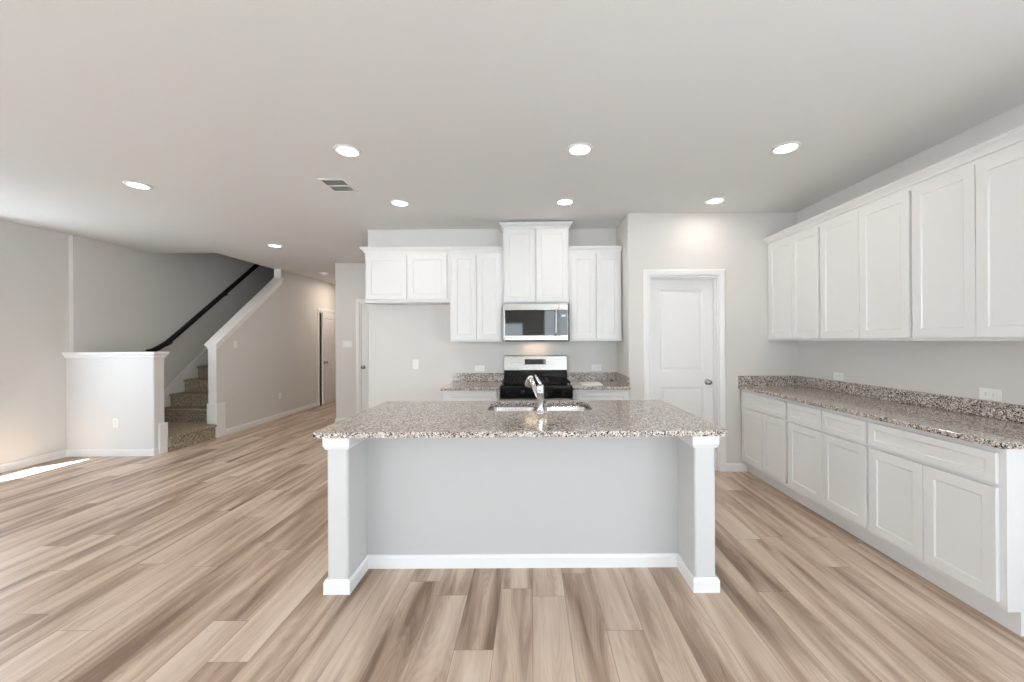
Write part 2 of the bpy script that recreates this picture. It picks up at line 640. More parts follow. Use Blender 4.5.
# caps
mb = MB()
capp = [(0, 1.213), (0.012, 1.216), (0.014, 1.235), (0.026, 1.250), (0.028, 1.258), (0.034, 1.260), (0.034, 1.282), (0, 1.282)]
mb.sweep(capp, [(XL + 0.001, YH0), (-4.655, YH0), (-4.655, YH1), (XS, YH1)])
mb.box(XL + 0.001, -4.655, YH0, YH1, 1.2155, 1.282)
struct(mb.build("trim_1", MAT['trim']), "white moulded cap along the top of the low half wall")

mb = MB()


def slope_z(y):
    return SZ0 + SL * (y - SY0)


a, b_ = SY0 - 0.035, SY1
mb.prism([(a, slope_z(a) + 0.001), (b_, slope_z(b_) + 0.001), (b_, slope_z(b_) + 0.036), (a, slope_z(a) + 0.036)], XHI - 0.028, XH + 0.028, 'X')
for xa, xb in ((XH + 0.0005, XH + 0.014), (XHI - 0.014, XHI - 0.0005)):
    mb.prism([(SY0, slope_z(SY0) - 0.075), (b_, slope_z(b_) - 0.075), (b_, slope_z(b_)), (SY0, slope_z(SY0))], xa, xb, 'X')
mb.box(XHI - 0.014, XH + 0.014, SY0 - 0.016, SY0 - 0.0005, slope_z(SY0) - 0.055, slope_z(SY0))
mb.box(XHI - 0.004, XH + 0.004, SY1 - 0.018, SY1 - 0.0005, slope_z(SY1) + 0.02, HC)
struct(mb.build("trim_2", MAT['trim'], bevel=0.003), "white sloping cap on the stair wall")
# corner boards on the sloped wall's blunt end and its plinth
mb = MB()
mb.box(XHI, XH, SY0 - 0.006, SY0 - 0.0005, 0.199, slope_z(SY0) - 0.0555)
mb.box(XHI - 0.008, XH + 0.0003, SY0 - 0.024, SY0 - 0.0065, 0.2, 0.50)
mb.box(XH + 0.0008, XH + 0.020, SY0 - 0.026, 5.86, 0.0, 0.50)
struct(mb.build("trim_3", MAT['trim'], bevel=0.003), "white plinth at the foot of the sloping stair wall")
mb = MB()
mb.box(-4.6545, -4.628, YH0 + 0.05, YH1 + 0.012, 0.0, 0.385)
struct(mb.build("trim_4", MAT['trim'], bevel=0.003), "white plinth on the half wall end beside the first step")

# baseboards
BB = [(0, 0), (0.014, 0), (0.014, 0.068), (0.009, 0.080), (0.006, 0.086), (0, 0.086)]


def baseboard(name, *paths):
    mb = MB()
    for p in paths:
        mb.sweep(BB, p)
    return struct(mb.build(name, MAT['trim']))


e = 0.0006
baseboard("baseboard_left", [(XL + e, YB), (XL + e, YH0 - e), (-4.655 + 0, YH0 - e), (-4.655 + e, YH0 + 0.05)])
baseboard("baseboard_hall", [(XH + e, 5.8605), (XH + e, HD0 - 0.066)], [(XH + e, HD1 + 0.066), (XH + e, YE - 0.1)])
baseboard("baseboard_partition", [(XQ - e, YQ + 0.5), (XQ - e, YQ - e), (-3.0, YQ - e)][:3])
baseboard("baseboard_kitchen", [(XK0 - e, YK + T), (XK0 - e, YK - e), (-0.93, YK - e)])
baseboard("baseboard_pantry", [(XK1 + 0.05, YP - e), (PD0 - 0.072, YP - e)], [(PD1 + 0.06, YP - e), (2.283, YP - e)])
baseboard("baseboard_rear", [(XR - e, 1.78), (XR - e, YB + 0.3)])


# unseen windows added for daylight, behind the camera and in both side walls, with frames and panes
def window(n, axis, a, u0, u1, z0, z1, inward):
    root = sroot("window_%d" % n)
    mb = MB()
    fr = 0.05
    d0, d1 = a - 0.035, a + 0.035
    bars = [(u0, u1, z0, z0 + fr), (u0, u1, z1 - fr, z1), (u0, u0 + fr, z0 + fr, z1 - fr), (u1 - fr, u1, z0 + fr, z1 - fr)]
    k = max(1, round((u1 - u0) / 1.0))
    for i in range(1, k):
        c = u0 + (u1 - u0) * i / k
        bars.append((c - 0.03, c + 0.03, z0 + fr, z1 - fr))
    for ua, ub, za, zb in bars:
        if axis == 'X':
            mb.box(ua, ub, d0, d1, za, zb)
        else:
            mb.box(d0, d1, ua, ub, za, zb)
    mb.build("window_frame", MAT['trim'], root)
    mb = MB()
    if axis == 'X':
        mb.box(u0 + fr, u1 - fr, a - 0.003, a + 0.003, z0 + fr, z1 - fr)
        portal((u0 + u1) / 2, a + inward * -0.05, (z0 + z1) / 2, u1 - u0, z1 - z0, (0, inward, 0))
    else:
        mb.box(a - 0.003, a + 0.003, u0 + fr, u1 - fr, z0 + fr, z1 - fr)
        portal(a + inward * -0.05, (u0 + u1) / 2, (z0 + z1) / 2, u1 - u0, z1 - z0, (inward, 0, 0))
    mb.build("pane", MAT['glass'], root)


wn_ = 1
for u0, u1, z0, z1 in LEFT_WINS:
    window(wn_, 'Y', XL - 0.08, u0, u1, z0, z1, 1)
    wn_ += 1
for u0, u1, z0, z1 in RIGHT_WINS:
    window(wn_, 'Y', XR + 0.08, u0, u1, z0, z1, -1)
    wn_ += 1
for u0, u1, z0, z1 in REAR_WINS:
    window(wn_, 'X', YB - 0.08, u0, u1, z0, z1, 1)
    wn_ += 1
mb = MB()
mb.box(-40, 30, -40, YB - 0.16, -0.25, -0.15)
mb.box(-40, XL - 0.16, YB - 0.16, 30, -0.25, -0.15)
mb.box(XR + 0.16, 30, YB - 0.16, 30, -0.25, -0.15)
struct(mb.build("exterior_ground", MAT['ground']))


# ------------------------------------------------------------------ room doors
def knob_set(parent, x, z, yface, name="door_knob"):
    mb = MB()
    mb.lathe([(0.0, 0.0), (0.032, 0.0), (0.032, 0.006), (0.026, 0.010), (0.012, 0.013), (0.011, 0.030), (0.020, 0.036),
              (0.027, 0.048), (0.027, 0.056), (0.020, 0.066), (0.0, 0.069)], (x, yface, z), (0, -1, 0), 24)
    return mb.build(name, MAT['nickel'], parent)


def panel_slab(w_, h, th=0.035, z0=0.008):
    """two-panel moulded door slab, hinge at x=0, face at y=0 towards -y, back at y=th"""
    mb = MB()
    st, top, mid0, mid1, bot = 0.112, 0.118, 0.885, 1.055, 0.21
    mb.box(0, st, 0, th, z0, h)
    mb.box(w_ - st, w_, 0, th, z0, h)
    mb.box(st, w_ - st, 0, th, h - top, h)
    mb.box(st, w_ - st, 0, th, mid0, mid1)
    mb.box(st, w_ - st, 0, th, z0, bot)
    for za, zb in ((bot, mid0), (mid1, h - top)):
        xa, xb = st, w_ - st
        f = mb.box(xa, xb, 0.0005, th - 0.0005, za, zb)
        for ff in (f[2], f[4]):
            ff.normal_update()
            bmesh.ops.inset_region(mb.bm, faces=[ff], thickness=0.014, depth=-0.009, use_even_offset=True)
            bmesh.ops.inset_region(mb.bm, faces=[ff], thickness=0.012, depth=0.0, use_even_offset=True)
            bmesh.ops.inset_region(mb.bm, faces=[ff], thickness=0.018, depth=0.006, use_even_offset=True)
    return mb


CAS = [(0.0, 0.0), (0.066, 0.0), (0.066, 0.010), (0.052, 0.017), (0.014, 0.015), (0.006, 0.010), (0.0, 0.008)]


def casing(parent, w_, h, cw=0.066, y=0.0):
    """mitred U casing around an opening x 0..w_, z 0..h, on the wall face y (front towards -y)"""
    mb = MB()
    prof = [(0.004, 0.0006), (cw, 0.0006), (cw, 0.012), (cw - 0.012, 0.018), (0.020, 0.014), (0.008, 0.011), (0.004, 0.008)]
    rings = []
    for corner in range(4):
        ring = []
        for o, d in prof:
            p = [(-o, 0), (-o, h + o), (w_ + o, h + o), (w_ + o, 0)][corner]
            ring.append(mb.bm.verts.new((p[0], y - d, p[1])))
        rings.append(ring)
    k = len(prof)
    for ra, rb in zip(rings, rings[1:]):
        for j in range(k):
            mb.bm.faces.new((ra[j], ra[(j + 1) % k], rb[(j + 1) % k], rb[j]))
    mb.bm.faces.new(rings[0])
    mb.bm.faces.new(rings[-1][::-1])
    return mb.build("casing", MAT['trim'], parent)


def jamb(parent, w_, h, depth, stop_y):
    mb = MB()
    t_ = 0.016
    mb.box(0.0005, t_, 0.0, depth, 0, h - t_)
    mb.box(w_ - t_, w_ - 0.0005, 0.0, depth, 0, h - t_)
    mb.box(0.0005, w_ - 0.0005, 0.0, depth, h - t_, h - 0.0005)
    s = 0.010
    mb.box(t_, t_ + s, stop_y - 0.03, stop_y - 0.002, 0, h - t_ - s)
    mb.box(w_ - t_ - s, w_ - t_, stop_y - 0.03, stop_y - 0.002, 0, h - t_ - s)
    mb.box(t_, w_ - t_, stop_y - 0.03, stop_y - 0.002, h - t_ - s, h - t_)
    return mb.build("jamb", MAT['trim'], parent)


# pantry door: shut, set at the back of the opening
W1 = PD1 - PD0
d1 = sroot("door_1", (PD0, YP, 0), 0, "white two-panel pantry door, shut, between range wall and right counter")
casing(d1, W1, PDH)
jamb(d1, W1, PDH, T, 0.075)
sl = panel_slab(W1 - 0.040, PDH - 0.022).build("door_slab", MAT['door'], d1)
sl.location = (0.020, 0.076, 0)
knob_set(sl, W1 - 0.040 - 0.07, 0.94, 0.0)

# door in the partition behind the kitchen wall: shut
W2 = QD1 - QD0
d2 = sroot("door_2", (QD0, YQ, 0), 0, "white door beside the switch plate, mostly hidden behind the refrigerator recess wall")
casing(d2, W2, QDH)
jamb(d2, W2, QDH, T, 0.078)
sl = panel_slab(W2 - 0.040, QDH - 0.022).build("door_slab", MAT['door'], d2)
sl.location = (0.020, 0.010, 0)
knob_set(sl, 0.035, 0.955, 0.0)

# closet door in the hall: ajar inwards, hinged at the far side, faces +X
W3 = HD1 - HD0
d3 = sroot("door_3", (XH, HD0, 0), math.pi / 2, "white two-panel door standing ajar at the far end of the hall")
casing(d3, W3, HDH)
jamb(d3, W3, HDH, T, 0.060)
sl = panel_slab(W3 - 0.044, HDH - 0.022).build("door_slab", MAT['door'], d3)
ang = math.radians(6.5)
# the slab's far edge (local x = W3-0.022) is the hinge
hx, hy = W3 - 0.022, 0.002
L3 = W3 - 0.044
sl.rotation_euler = (0, 0, ang)
sl.location = (hx - L3 * math.cos(ang), hy - L3 * math.sin(ang), 0)
knob_set(sl, 0.065, 0.94, 0.0)


# ------------------------------------------------------------------ stairs
stairs = thing("staircase", "brown carpeted staircase rising between the half wall and the sloping wall", "stairs", (XS, YH1, 0))
RI, TR, Y2 = 0.198, 0.254, 5.87


def L(x, y):
    return x - XS, y - YH1


mb = MB()
x0, y0 = L(XS + 0.018, YH1 + 0.004)
x1, y1 = L(XH + 0.005, SY0 - 0.028)
x2, y2 = L(XHI - 0.018, Y2 + 0.02)
mb.prism([(x0, y0), (x1, y0), (x1, y1), (x2, y1), (x2, y2), (x0, y2)], 0.0, RI - 0.03)
mb.prism([(x0, y0), (x1 + 0.025, y0), (x1 + 0.025, y1), (x2, y1), (x2, y2), (x0, y2)], RI - 0.032, RI)
mb.build("landing_step", MAT['carpet'], stairs, bevel=0.012, seg=3)
for k in range(12):
    ya = Y2 + TR * k - YH1
    zt = RI * (k + 2)
    mb = MB()
    mb.box(x0, x2, ya, ya + TR + 0.03, max(0.0, zt - RI - 0.12) if k else RI - 0.005, zt - 0.028)
    mb.box(x0, x2, ya - 0.026, ya + TR + 0.03, zt - 0.034, zt)
    mb.build("step", MAT['carpet'], stairs, bevel=0.013, seg=3)
mb = MB()
sk = [(6.02 - YH1, 0.665), (9.0 - YH1, 0.665 + 0.775 * 2.98), (9.0 - YH1, 2.40), (5.87 - YH1, 0.10), (4.97 - YH1, 0.10), (4.97 - YH1, 0.40), (5.70 - YH1, 0.40)]
mb.prism(sk, 0.001, 0.016, 'X')
o = mb.build("skirt_board", MAT['trim'], stairs)
o["label"] = "white skirt board"

hr = thing("handrail", "black wooden handrail mounted on the wall above the stairs", "handrail", (XS, 5.72, 1.2))
mb = MB()
pts = [(5.70, 1.262), (5.78, 1.275), (5.88, 1.318), (6.0, 1.383), (6.10, 1.455), (8.9, 3.69)]
sec = [(-0.022, -0.032), (0.022, -0.032), (0.025, 0.010), (0.017, 0.034), (-0.017, 0.034), (-0.025, 0.010)]
rings = []
for i, (py, pz) in enumerate(pts):
    a_, c_ = pts[max(i - 1, 0)], pts[min(i + 1, len(pts) - 1)]
    dd = Vector((0, c_[0] - a_[0], c_[1] - a_[1])).normalized()
    up = Vector((0, -dd.z, dd.y))
    rings.append([mb.bm.verts.new(Vector((0.075 + u_, py - 5.72, pz - 1.2)) + up * v_) for u_, v_ in sec])
for ra, rb in zip(rings, rings[1:]):
    for j in range(6):
        mb.bm.faces.new((ra[j], ra[(j + 1) % 6], rb[(j + 1) % 6], rb[j]))
mb.bm.faces.new(rings[0])
mb.bm.faces.new(rings[-1][::-1])
mb.build("rail", MAT['black_rail'], hr, bevel=0.006)
for yb_ in (6.10, 7.22, 8.4):
    zb_ = 1.455 + 0.798 * (yb_ - 6.10) - 1.2
    mb = MB()
    mb.lathe([(0, 0), (0.03, 0), (0.03, 0.006), (0.0, 0.008)], (0.001, yb_ - 5.72, zb_ - 0.085), (1, 0, 0), 16)
    mb.tube([(0.005, yb_ - 5.72, zb_ - 0.085), (0.05, yb_ - 5.72, zb_ - 0.085), (0.072, yb_ - 5.72, zb_ - 0.07), (0.075, yb_ - 5.72, zb_ - 0.035)], 0.008, 10)
    mb.build("bracket", MAT['black_rail'], hr)

# ------------------------------------------------------------------ cabinets
CROWN = [(0.0, -0.062), (0.010, -0.062), (0.012, -0.046), (0.024, -0.030), (0.036, -0.018), (0.038, -0.010), (0.044, -0.008), (0.044, 0.0), (0.0, 0.0)]


def cabinet(name, label, group, loc, rz, w_, d, z0, z1, doors, drawers=(), crown=None, toe=False, rail=False):
    root = thing(name, label, "cabinet", loc, rz, group)
    g = 0.0006
    mb = MB()
    mb.box(g, w_ - g, 0, d - 0.001, z0, z1)
    mb.build("body", MAT['cabinet'], root, bevel=0.0015)
    for a0, a1, b0, b1 in doors:
        MB().shaker(a0, a1, b0, b1, -0.0008).build("door", MAT['cabinet'], root, bevel=0.0018)
    for a0, a1, b0, b1 in drawers:
        MB().shaker(a0, a1, b0, b1, -0.0008, rail=0.040).build("drawer", MAT['cabinet'], root, bevel=0.0018)
    if toe:
        mb = MB()
        mb.box(g, w_ - g, 0.062, d - 0.001, 0.0, z0 - 0.0005)
        mb.build("toe_kick", MAT['cabinet'], root, bevel=0.001)
    if crown is not None:
        zc, rl, rr = crown
        mb = MB()
        path = ([(g, d - 0.002)] if rl else []) + [(g, -0.0012), (w_ - g, -0.0012)] + ([(w_ - g, d - 0.002)] if rr else [])
        mb.sweep([(o, zc + z) for o, z in CROWN], path)
        mb.box(g, w_ - g, -0.0012, d - 0.002, z1 + 0.0004, zc)
        mb.build("crown_molding", MAT['cabinet'], root)
    return root


# right wall: three base units and three wall units. origin at the far end, local x runs towards the camera
RZ = -math.pi / 2
XBF = 2.225      # base face frame
XUF = 2.512      # wall-unit face frame
YS = [YP - 0.001, 3.376, 2.566, 1.826]
CT0, CT1 = 0.880, 0.911


def yl(i, y):
    return YS[i] - y


base_specs = [
    ("white two-door base cabinet with one wide drawer, at the far end beside the pantry door", [(4.09, 3.727), (3.723, 3.392)], [(4.09, 3.392)]),
    ("white two-door base cabinet with two small drawers, in the middle under the long counter", [(3.358, 2.968), (2.964, 2.578)], [(3.358, 2.970), (2.962, 2.578)]),
    ("white two-door base cabinet with one wide drawer and bright exposed end panel, nearest the camera", [(2.553, 2.202), (2.198, 1.855)], [(2.553, 1.855)]),
]
for i, (lab, drs, dws) in enumerate(base_specs):
    w_ = YS[i] - YS[i + 1]
    cabinet("base_cabinet", lab, "base cabinets under the long right counter", (XBF, YS[i], 0), RZ, w_, XR - XBF, 0.112, 0.8795,
            [(yl(i, a), yl(i, b), 0.142, 0.685) for a, b in drs], [(yl(i, a), yl(i, b), 0.703, 0.852) for a, b in dws], toe=True)
upper_specs = [
    ("white two-door wall cabinet at the far end of the right wall, touching the pantry wall", [(4.085, 3.732), (3.728, 3.385)]),
    ("white two-door wall cabinet in the middle of the three on the right wall", [(3.355, 2.962), (2.958, 2.570)]),
    ("white two-door wall cabinet nearest the camera on the right wall, cut by the frame", [(2.548, 2.187), (2.183, 1.846)]),
]
for i, (lab, drs) in enumerate(upper_specs):
    w_ = YS[i] - YS[i + 1]
    cabinet("wall_cabinet", lab, "wall cabinets on the right wall", (XUF, YS[i], 0), RZ, w_, XR - XUF, 1.383, 2.412,
            [(yl(i, a), yl(i, b), 1.402, 2.372) for a, b in drs], crown=(2.465, False, i == 2))

# back wall
YUF = 4.395
UB = 1.387
cabinet("wall_cabinet", "short wide white wall cabinet above the empty refrigerator recess", "wall cabinets on the kitchen back wall",
        (-1.866, YUF, 0), 0, 0.956, YK - YUF, 1.832, 2.402, [(0.021, 0.470, 1.868, 2.368), (0.486, 0.924, 1.868, 2.368)], crown=(2.452, True, False))
cabinet("wall_cabinet", "tall white two-door wall cabinet to the immediate left of the microwave", "wall cabinets on the kitchen back wall",
        (-0.909, YUF, 0), 0, 0.597, YK - YUF, UB, 2.402, [(0.026, 0.297, 1.412, 2.368), (0.303, 0.575, 1.412, 2.368)], crown=(2.452, False, False))
cabinet("wall_cabinet", "raised white two-door wall cabinet directly above the microwave", "wall cabinets on the kitchen back wall",
        (-0.310, YUF - 0.006, 0), 0, 0.742, YK - YUF + 0.006, 1.812, 2.672, [(0.018, 0.362, 1.828, 2.650), (0.370, 0.724, 1.828, 2.650)], crown=(2.722, True, True))
cabinet("wall_cabinet", "tall white two-door wall cabinet between microwave and pantry corner", "wall cabinets on the kitchen back wall",
        (0.434, YUF, 0), 0, 0.590, YK - YUF, UB, 2.402, [(0.026, 0.288, 1.412, 2.368), (0.306, 0.568, 1.412, 2.368)], crown=(2.452, False, False))
YBF = 4.095
cabinet("base_cabinet", "short white base cabinet left of the range, mostly hidden behind the island", "base cabinets beside the range",
        (-0.925, YBF, 0), 0, 0.592, YK - YBF, 0.112, 0.8795, [(0.03, 0.294, 0.142, 0.685), (0.298, 0.562, 0.142, 0.685)], [(0.03, 0.562, 0.703, 0.852)], toe=True)
cabinet("base_cabinet", "short white base cabinet right of the range, mostly hidden behind the island", "base cabinets beside the range",
        (0.440, YBF, 0), 0, 0.592, YK - YBF, 0.112, 0.8795, [(0.03, 0.294, 0.142, 0.685), (0.298, 0.562, 0.142, 0.685)], [(0.03, 0.562, 0.703, 0.852)], toe=True)


# ------------------------------------------------------------------ granite counters
def counter(label, x0, x1, y0, y1, splashes):
    root = thing("countertop", label, "countertop", (x0, y0, CT0))
    mb = MB()
    mb.box(0, x1 - x0, 0, y1 - y0, 0.0004, CT1 - CT0)
    mb.build("slab", MAT['granite'], root, bevel=0.006, seg=3)
    for a, b, c, d in splashes:
        mb = MB()
        mb.box(a - x0, b - x0, c - y0, d - y0, CT1 - CT0 + 0.0004, CT1 - CT0 + 0.1)
        mb.build("backsplash", MAT['granite'], root, bevel=0.002)
    return root


counter("long speckled granite countertop with backsplash along the right wall", 2.188, XR - 0.001, 1.812, YP - 0.001,
        [(XR - 0.021, XR - 0.0012, 1.812, YP - 0.0012), (2.194, XR - 0.0215, YP - 0.021, YP - 0.0012)])
counter("short granite countertop with backsplash at left of the range", -0.945, -0.330, 4.052, YK - 0.001, [(-0.945, -0.330, YK - 0.021, YK - 0.0012)])
counter("short granite countertop holding a white sheet, right of the range", 0.432, XK1 - 0.001, 4.052, YK - 0.001,
        [(0.432, XK1 - 0.0012, YK - 0.021, YK - 0.0012), (XK1 - 0.021, XK1 - 0.0012, 4.10, YK - 0.0215)])

# ------------------------------------------------------------------ island
IX0, IX1 = -1.140, 1.022
IPY, IFY, IBY = 2.412, 2.168, 3.132
isl = thing("kitchen_island", "large grey kitchen island with white posts standing on the plank floor", "island", ((IX0 + IX1) / 2, IFY, 0))
ox, oy = (IX0 + IX1) / 2, IFY


def ib(mb, x0, x1, y0, y1, z0, z1):
    mb.box(x0 - ox, x1 - ox, y0 - oy, y1 - oy, z0, z1)


wi = 0.118
mb = MB()
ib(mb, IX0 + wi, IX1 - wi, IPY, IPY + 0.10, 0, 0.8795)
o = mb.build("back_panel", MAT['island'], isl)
for xa, xb in ((IX0, IX0 + wi - 0.0004), (IX1 - wi + 0.0004, IX1)):
    mb = MB()
    ib(mb, xa, xb, IFY, IPY + 0.10, 0, 0.8795)
    o = mb.build("end_post", MAT['post'], isl, bevel=0.014, seg=4)
yb0 = IPY + 0.1004
for nm, bx in (("side_panel", (IX0, IX0 + 0.018, yb0, IBY, 0.0, 0.8795)), ("side_panel", (IX1 - 0.018, IX1, yb0, IBY, 0.0, 0.8795)),
               ("cabinet_front", (IX0 + 0.0182, IX1 - 0.0182, IBY - 0.012, IBY, 0.112, 0.8795)),
               ("bottom_panel", (IX0 + 0.0182, IX1 - 0.0182, yb0, IBY - 0.0125, 0.112, 0.13)),
               ("toe_kick", (IX0 + 0.0182, IX1 - 0.0182, IBY - 0.09, IBY - 0.07, 0.0, 0.1118))):
    mb = MB()
    ib(mb, *bx)
    mb.build(nm, MAT['cabinet'], isl)
for k in range(4):
    wd = (IX1 - IX0 - 0.06) / 4
    xa = IX0 + 0.03 + wd * k
    mb = MB()
    mb.shaker(-wd + 0.004, -0.004, 0.142, 0.852, -0.0008)
    o = mb.build("door", MAT['cabinet'], isl, bevel=0.0018)
    o.location = (xa - ox, IBY - oy, 0)
    o.rotation_euler = (0, 0, math.pi)
CAPP = [(0.0, 0.798), (0.005, 0.800), (0.009, 0.812), (0.014, 0.818), (0.014, 0.8793), (0.0, 0.8793)]
for s in (0, 1):
    mb = MB()
    if s == 0:
        p = [(IX0 - e, IPY + 0.1), (IX0 - e, IFY - e), (IX0 + wi + e, IFY - e), (IX0 + wi + e, IPY - e)]
    else:
        p = [(IX1 - wi - e, IPY - e), (IX1 - wi - e, IFY - e), (IX1 + e, IFY - e), (IX1 + e, IPY + 0.1)]
    # travel so that the outside of the post lies to the right
    mb.sweep(CAPP, [(a - ox, b - oy) for a, b in p][::1])
    mb.build("post_capital", MAT['trim'], isl)
mb = MB()
p = [(IX0 - e, IBY), (IX0 - e, IFY - e), (IX0 + wi + e, IFY - e), (IX0 + wi + e, IPY - e), (IX1 - wi - e, IPY - e), (IX1 - wi - e, IFY - e), (IX1 + e, IFY - e), (IX1 + e, IBY)]
mb.sweep([(o_, z_ * 0.93) for o_, z_ in BB], [(a - ox, b - oy) for a, b in p])
mb.build("base_trim", MAT['trim'], isl)


# island countertop with sink cut-out
def rrect(x0, x1, y0, y1, r_, n=6):
    pts_ = []
    for cx, cy, a0 in ((x1 - r_, y1 - r_, 0), (x0 + r_, y1 - r_, 90), (x0 + r_, y0 + r_, 180), (x1 - r_, y0 + r_, 270)):
        for k in range(n + 1):
            a = math.radians(a0 + 90 * k / n)
            pts_.append((cx + r_ * math.cos(a), cy + r_ * math.sin(a)))
    return pts_


CX0, CX1, CY0, CY1 = -1.178, 1.055, 2.088, 3.168
SX0, SX1, SYA, SYB = -0.312, 0.432, 2.70, 3.095
ct = thing("countertop", "large speckled granite island countertop with a sink cut-out", "countertop", (CX0, CY0, CT0))
mb = MB()
mb.ring_prism([(p_[0] - CX0, p_[1] - CY0) for p_ in rrect(CX0, CX1, CY0, CY1, 0.015, 4)],
              [(p_[0] - CX0, p_[1] - CY0) for p_ in rrect(SX0, SX1, SYA, SYB, 0.075, 6)], 0.0004, CT1 - CT0)
mb.build("slab", MAT['granite'], ct, bevel=0.005, seg=3, angle=60)

# sink
sk_ = thing("kitchen_sink", "double bowl stainless steel sink set into the island countertop", "sink", ((SX0 + SX1) / 2, (SYA + SYB) / 2, 0.68))
sx, sy = (SX0 + SX1) / 2, (SYA + SYB) / 2


def bowl(xa, xb):
    mb = MB()
    top, bot = CT0 - 0.004, 0.690
    loops = []
    for (inset, z, rr) in ((-0.018, top, 0.085), (0.0, top, 0.07), (0.004, top - 0.01, 0.068), (0.012, bot + 0.03, 0.06), (0.03, bot + 0.006, 0.045), (0.06, bot, 0.03)):
        loops.append([(x - sx, y - sy, z - 0.68) for x, y in rrect(xa + inset, xb - inset, SYA + inset, SYB - inset, rr, 5)])
    vs_ = [[mb.bm.verts.new(p_) for p_ in lp] for lp in loops]
    for a, b in zip(vs_, vs_[1:]):
        for k in range(len(a)):
            f = mb.bm.faces.new((a[k], a[(k + 1) % len(a)], b[(k + 1) % len(a)], b[k]))
            f.smooth = True
    mb.bm.faces.new(vs_[-1])
    # outer shell
    out = [[mb.bm.verts.new((p_[0], p_[1], p_[2] - 0.003)) for p_ in lp] for lp in loops]
    for a, b in zip(out, out[1:]):
        for k in range(len(a)):
            mb.bm.faces.new((b[k], b[(k + 1) % len(a)], a[(k + 1) % len(a)], a[k]))
    mb.bm.faces.new(out[-1][::-1])
    for k in range(len(vs_[0])):
        mb.bm.faces.new((vs_[0][(k + 1) % len(vs_[0])], vs_[0][k], out[0][k], out[0][(k + 1) % len(vs_[0])]))
    o = mb.build("bowl", MAT['sink'], sk_)
    mb = MB()
    mb.lathe([(0, 0.003), (0.018, 0.002), (0.03, 0.004), (0.042, 0.006), (0.045, 0.001), (0.045, 0.0)], ((xa + xb) / 2 - sx, sy - sy + 0.02, bot - 0.68 + 0.0005), (0, 0, 1), 20)
    mb.build("drain", MAT['chrome'], o)


xm = 0.060
bowl(SX0 + 0.002, xm - 0.022)
bowl(xm + 0.022, SX1 - 0.002)

# faucet
fc = thing("faucet", "chrome pull-out faucet with lever standing in front of the island sink", "faucet", (0.062, 2.605, CT1 + 0.0005))
mb = MB()
mb.lathe([(0.0, 0.0), (0.031, 0.0), (0.031, 0.006), (0.0245, 0.012), (0.0235, 0.04), (0.0235, 0.135), (0.0245, 0.137), (0.0245, 0.142), (0.0235, 0.144),
          (0.0235, 0.178), (0.021, 0.188), (0.012, 0.194), (0.0, 0.195)], (0, 0, 0), (0, 0, 1), 28)
mb.build("body", MAT['chrome'], fc)
mb = MB()
mb.tube([(0, 0.004, 0.075), (-0.018, 0.035, 0.112), (-0.042, 0.085, 0.165), (-0.058, 0.125, 0.205), (-0.066, 0.145, 0.218)], [0.014, 0.0155, 0.016, 0.017, 0.0175], 16)
mb.build("spout", MAT['chrome'], fc)
mb = MB()
mb.tube([(-0.064, 0.140, 0.220), (-0.070, 0.155, 0.218), (-0.079, 0.172, 0.195), (-0.084, 0.182, 0.168), (-0.086, 0.185, 0.160)], [0.0175, 0.021, 0.023, 0.025, 0.021], 16)
mb.build("spray_head", MAT['chrome'], fc)
mb = MB()
mb.tube([(0.0, 0, 0.182), (-0.006, -0.004, 0.205), (-0.022, 0.006, 0.232), (-0.036, 0.014, 0.256)], [0.014, 0.011, 0.0085, 0.007], 12)
mb.build("handle", MAT['chrome'], fc)

# ------------------------------------------------------------------ range
RX0, RX1 = -0.322, 0.424
RW = RX1 - RX0
rg = thing("range", "freestanding gas range with black cooktop and stainless back panel", "stove", (RX0, 4.03, 0))
RD = YK - 4.03 - 0.002
mb = MB()
mb.box(0.001, RW - 0.001, 0.03, RD, 0.07, 0.90)
mb.build("body", MAT['black_enamel'], rg, bevel=0.003)
mb = MB()   # slanted control panel
mb.prism([(-0.018, 0.805), (0.06, 0.805), (0.06, 0.925), (0.0, 0.935), (-0.012, 0.926)], 0.001, RW - 0.001, 'X')
cpn = mb.build("control_panel", MAT['black_enamel'], rg, bevel=0.003)
for k in range(5):
    mb = MB()
    kx = 0.085 + (RW - 0.17) * k / 4
    mb.lathe([(0, 0), (0.024, 0), (0.023, 0.018), (0.019, 0.028), (0.0, 0.029)], (kx, -0.016, 0.866), (0, -1, 0.06), 20)
    mb.box(kx - 0.004, kx + 0.004, -0.052, -0.02, 0.846, 0.886)
    mb.build("knob", MAT['black_enamel'], rg, bevel=0.001)
mb = MB()
mb.box(0.004, RW - 0.004, -0.012, 0.028, 0.225, 0.798)
od = mb.build("oven_door", MAT['steel'], rg, bevel=0.004)
mb = MB()
mb.box(0.12, RW - 0.12, -0.0145, -0.0125, 0.34, 0.62)
mb.build("oven_window", MAT['black_glass'], od)
mb = MB()
mb.tube([(0.05, -0.055, 0.745), (RW - 0.05, -0.055, 0.745)], 0.012, 14)
for hx_ in (0.08, RW - 0.08):
    mb.tube([(hx_, -0.055, 0.745), (hx_, -0.0125, 0.745)], 0.009, 10)
mb.build("oven_handle", MAT['steel'], od)
mb = MB()
mb.box(0.004, RW - 0.004, -0.010, 0.028, 0.072, 0.218)
mb.build("storage_drawer", MAT['steel'], rg, bevel=0.004)
for fx_ in (0.05, RW - 0.05):
    for fy_ in (0.08, RD - 0.06):
        mb = MB()
        mb.lathe([(0, 0), (0.02, 0), (0.02, 0.02), (0.012, 0.03), (0.012, 0.0695), (0, 0.0695)], (fx_, fy_, 0), (0, 0, 1), 14)
        mb.build("foot", MAT['black_enamel'], rg)
mb = MB()
mb.box(-0.002, RW + 0.002, 0.0605, RD - 0.085, 0.9005, 0.926)
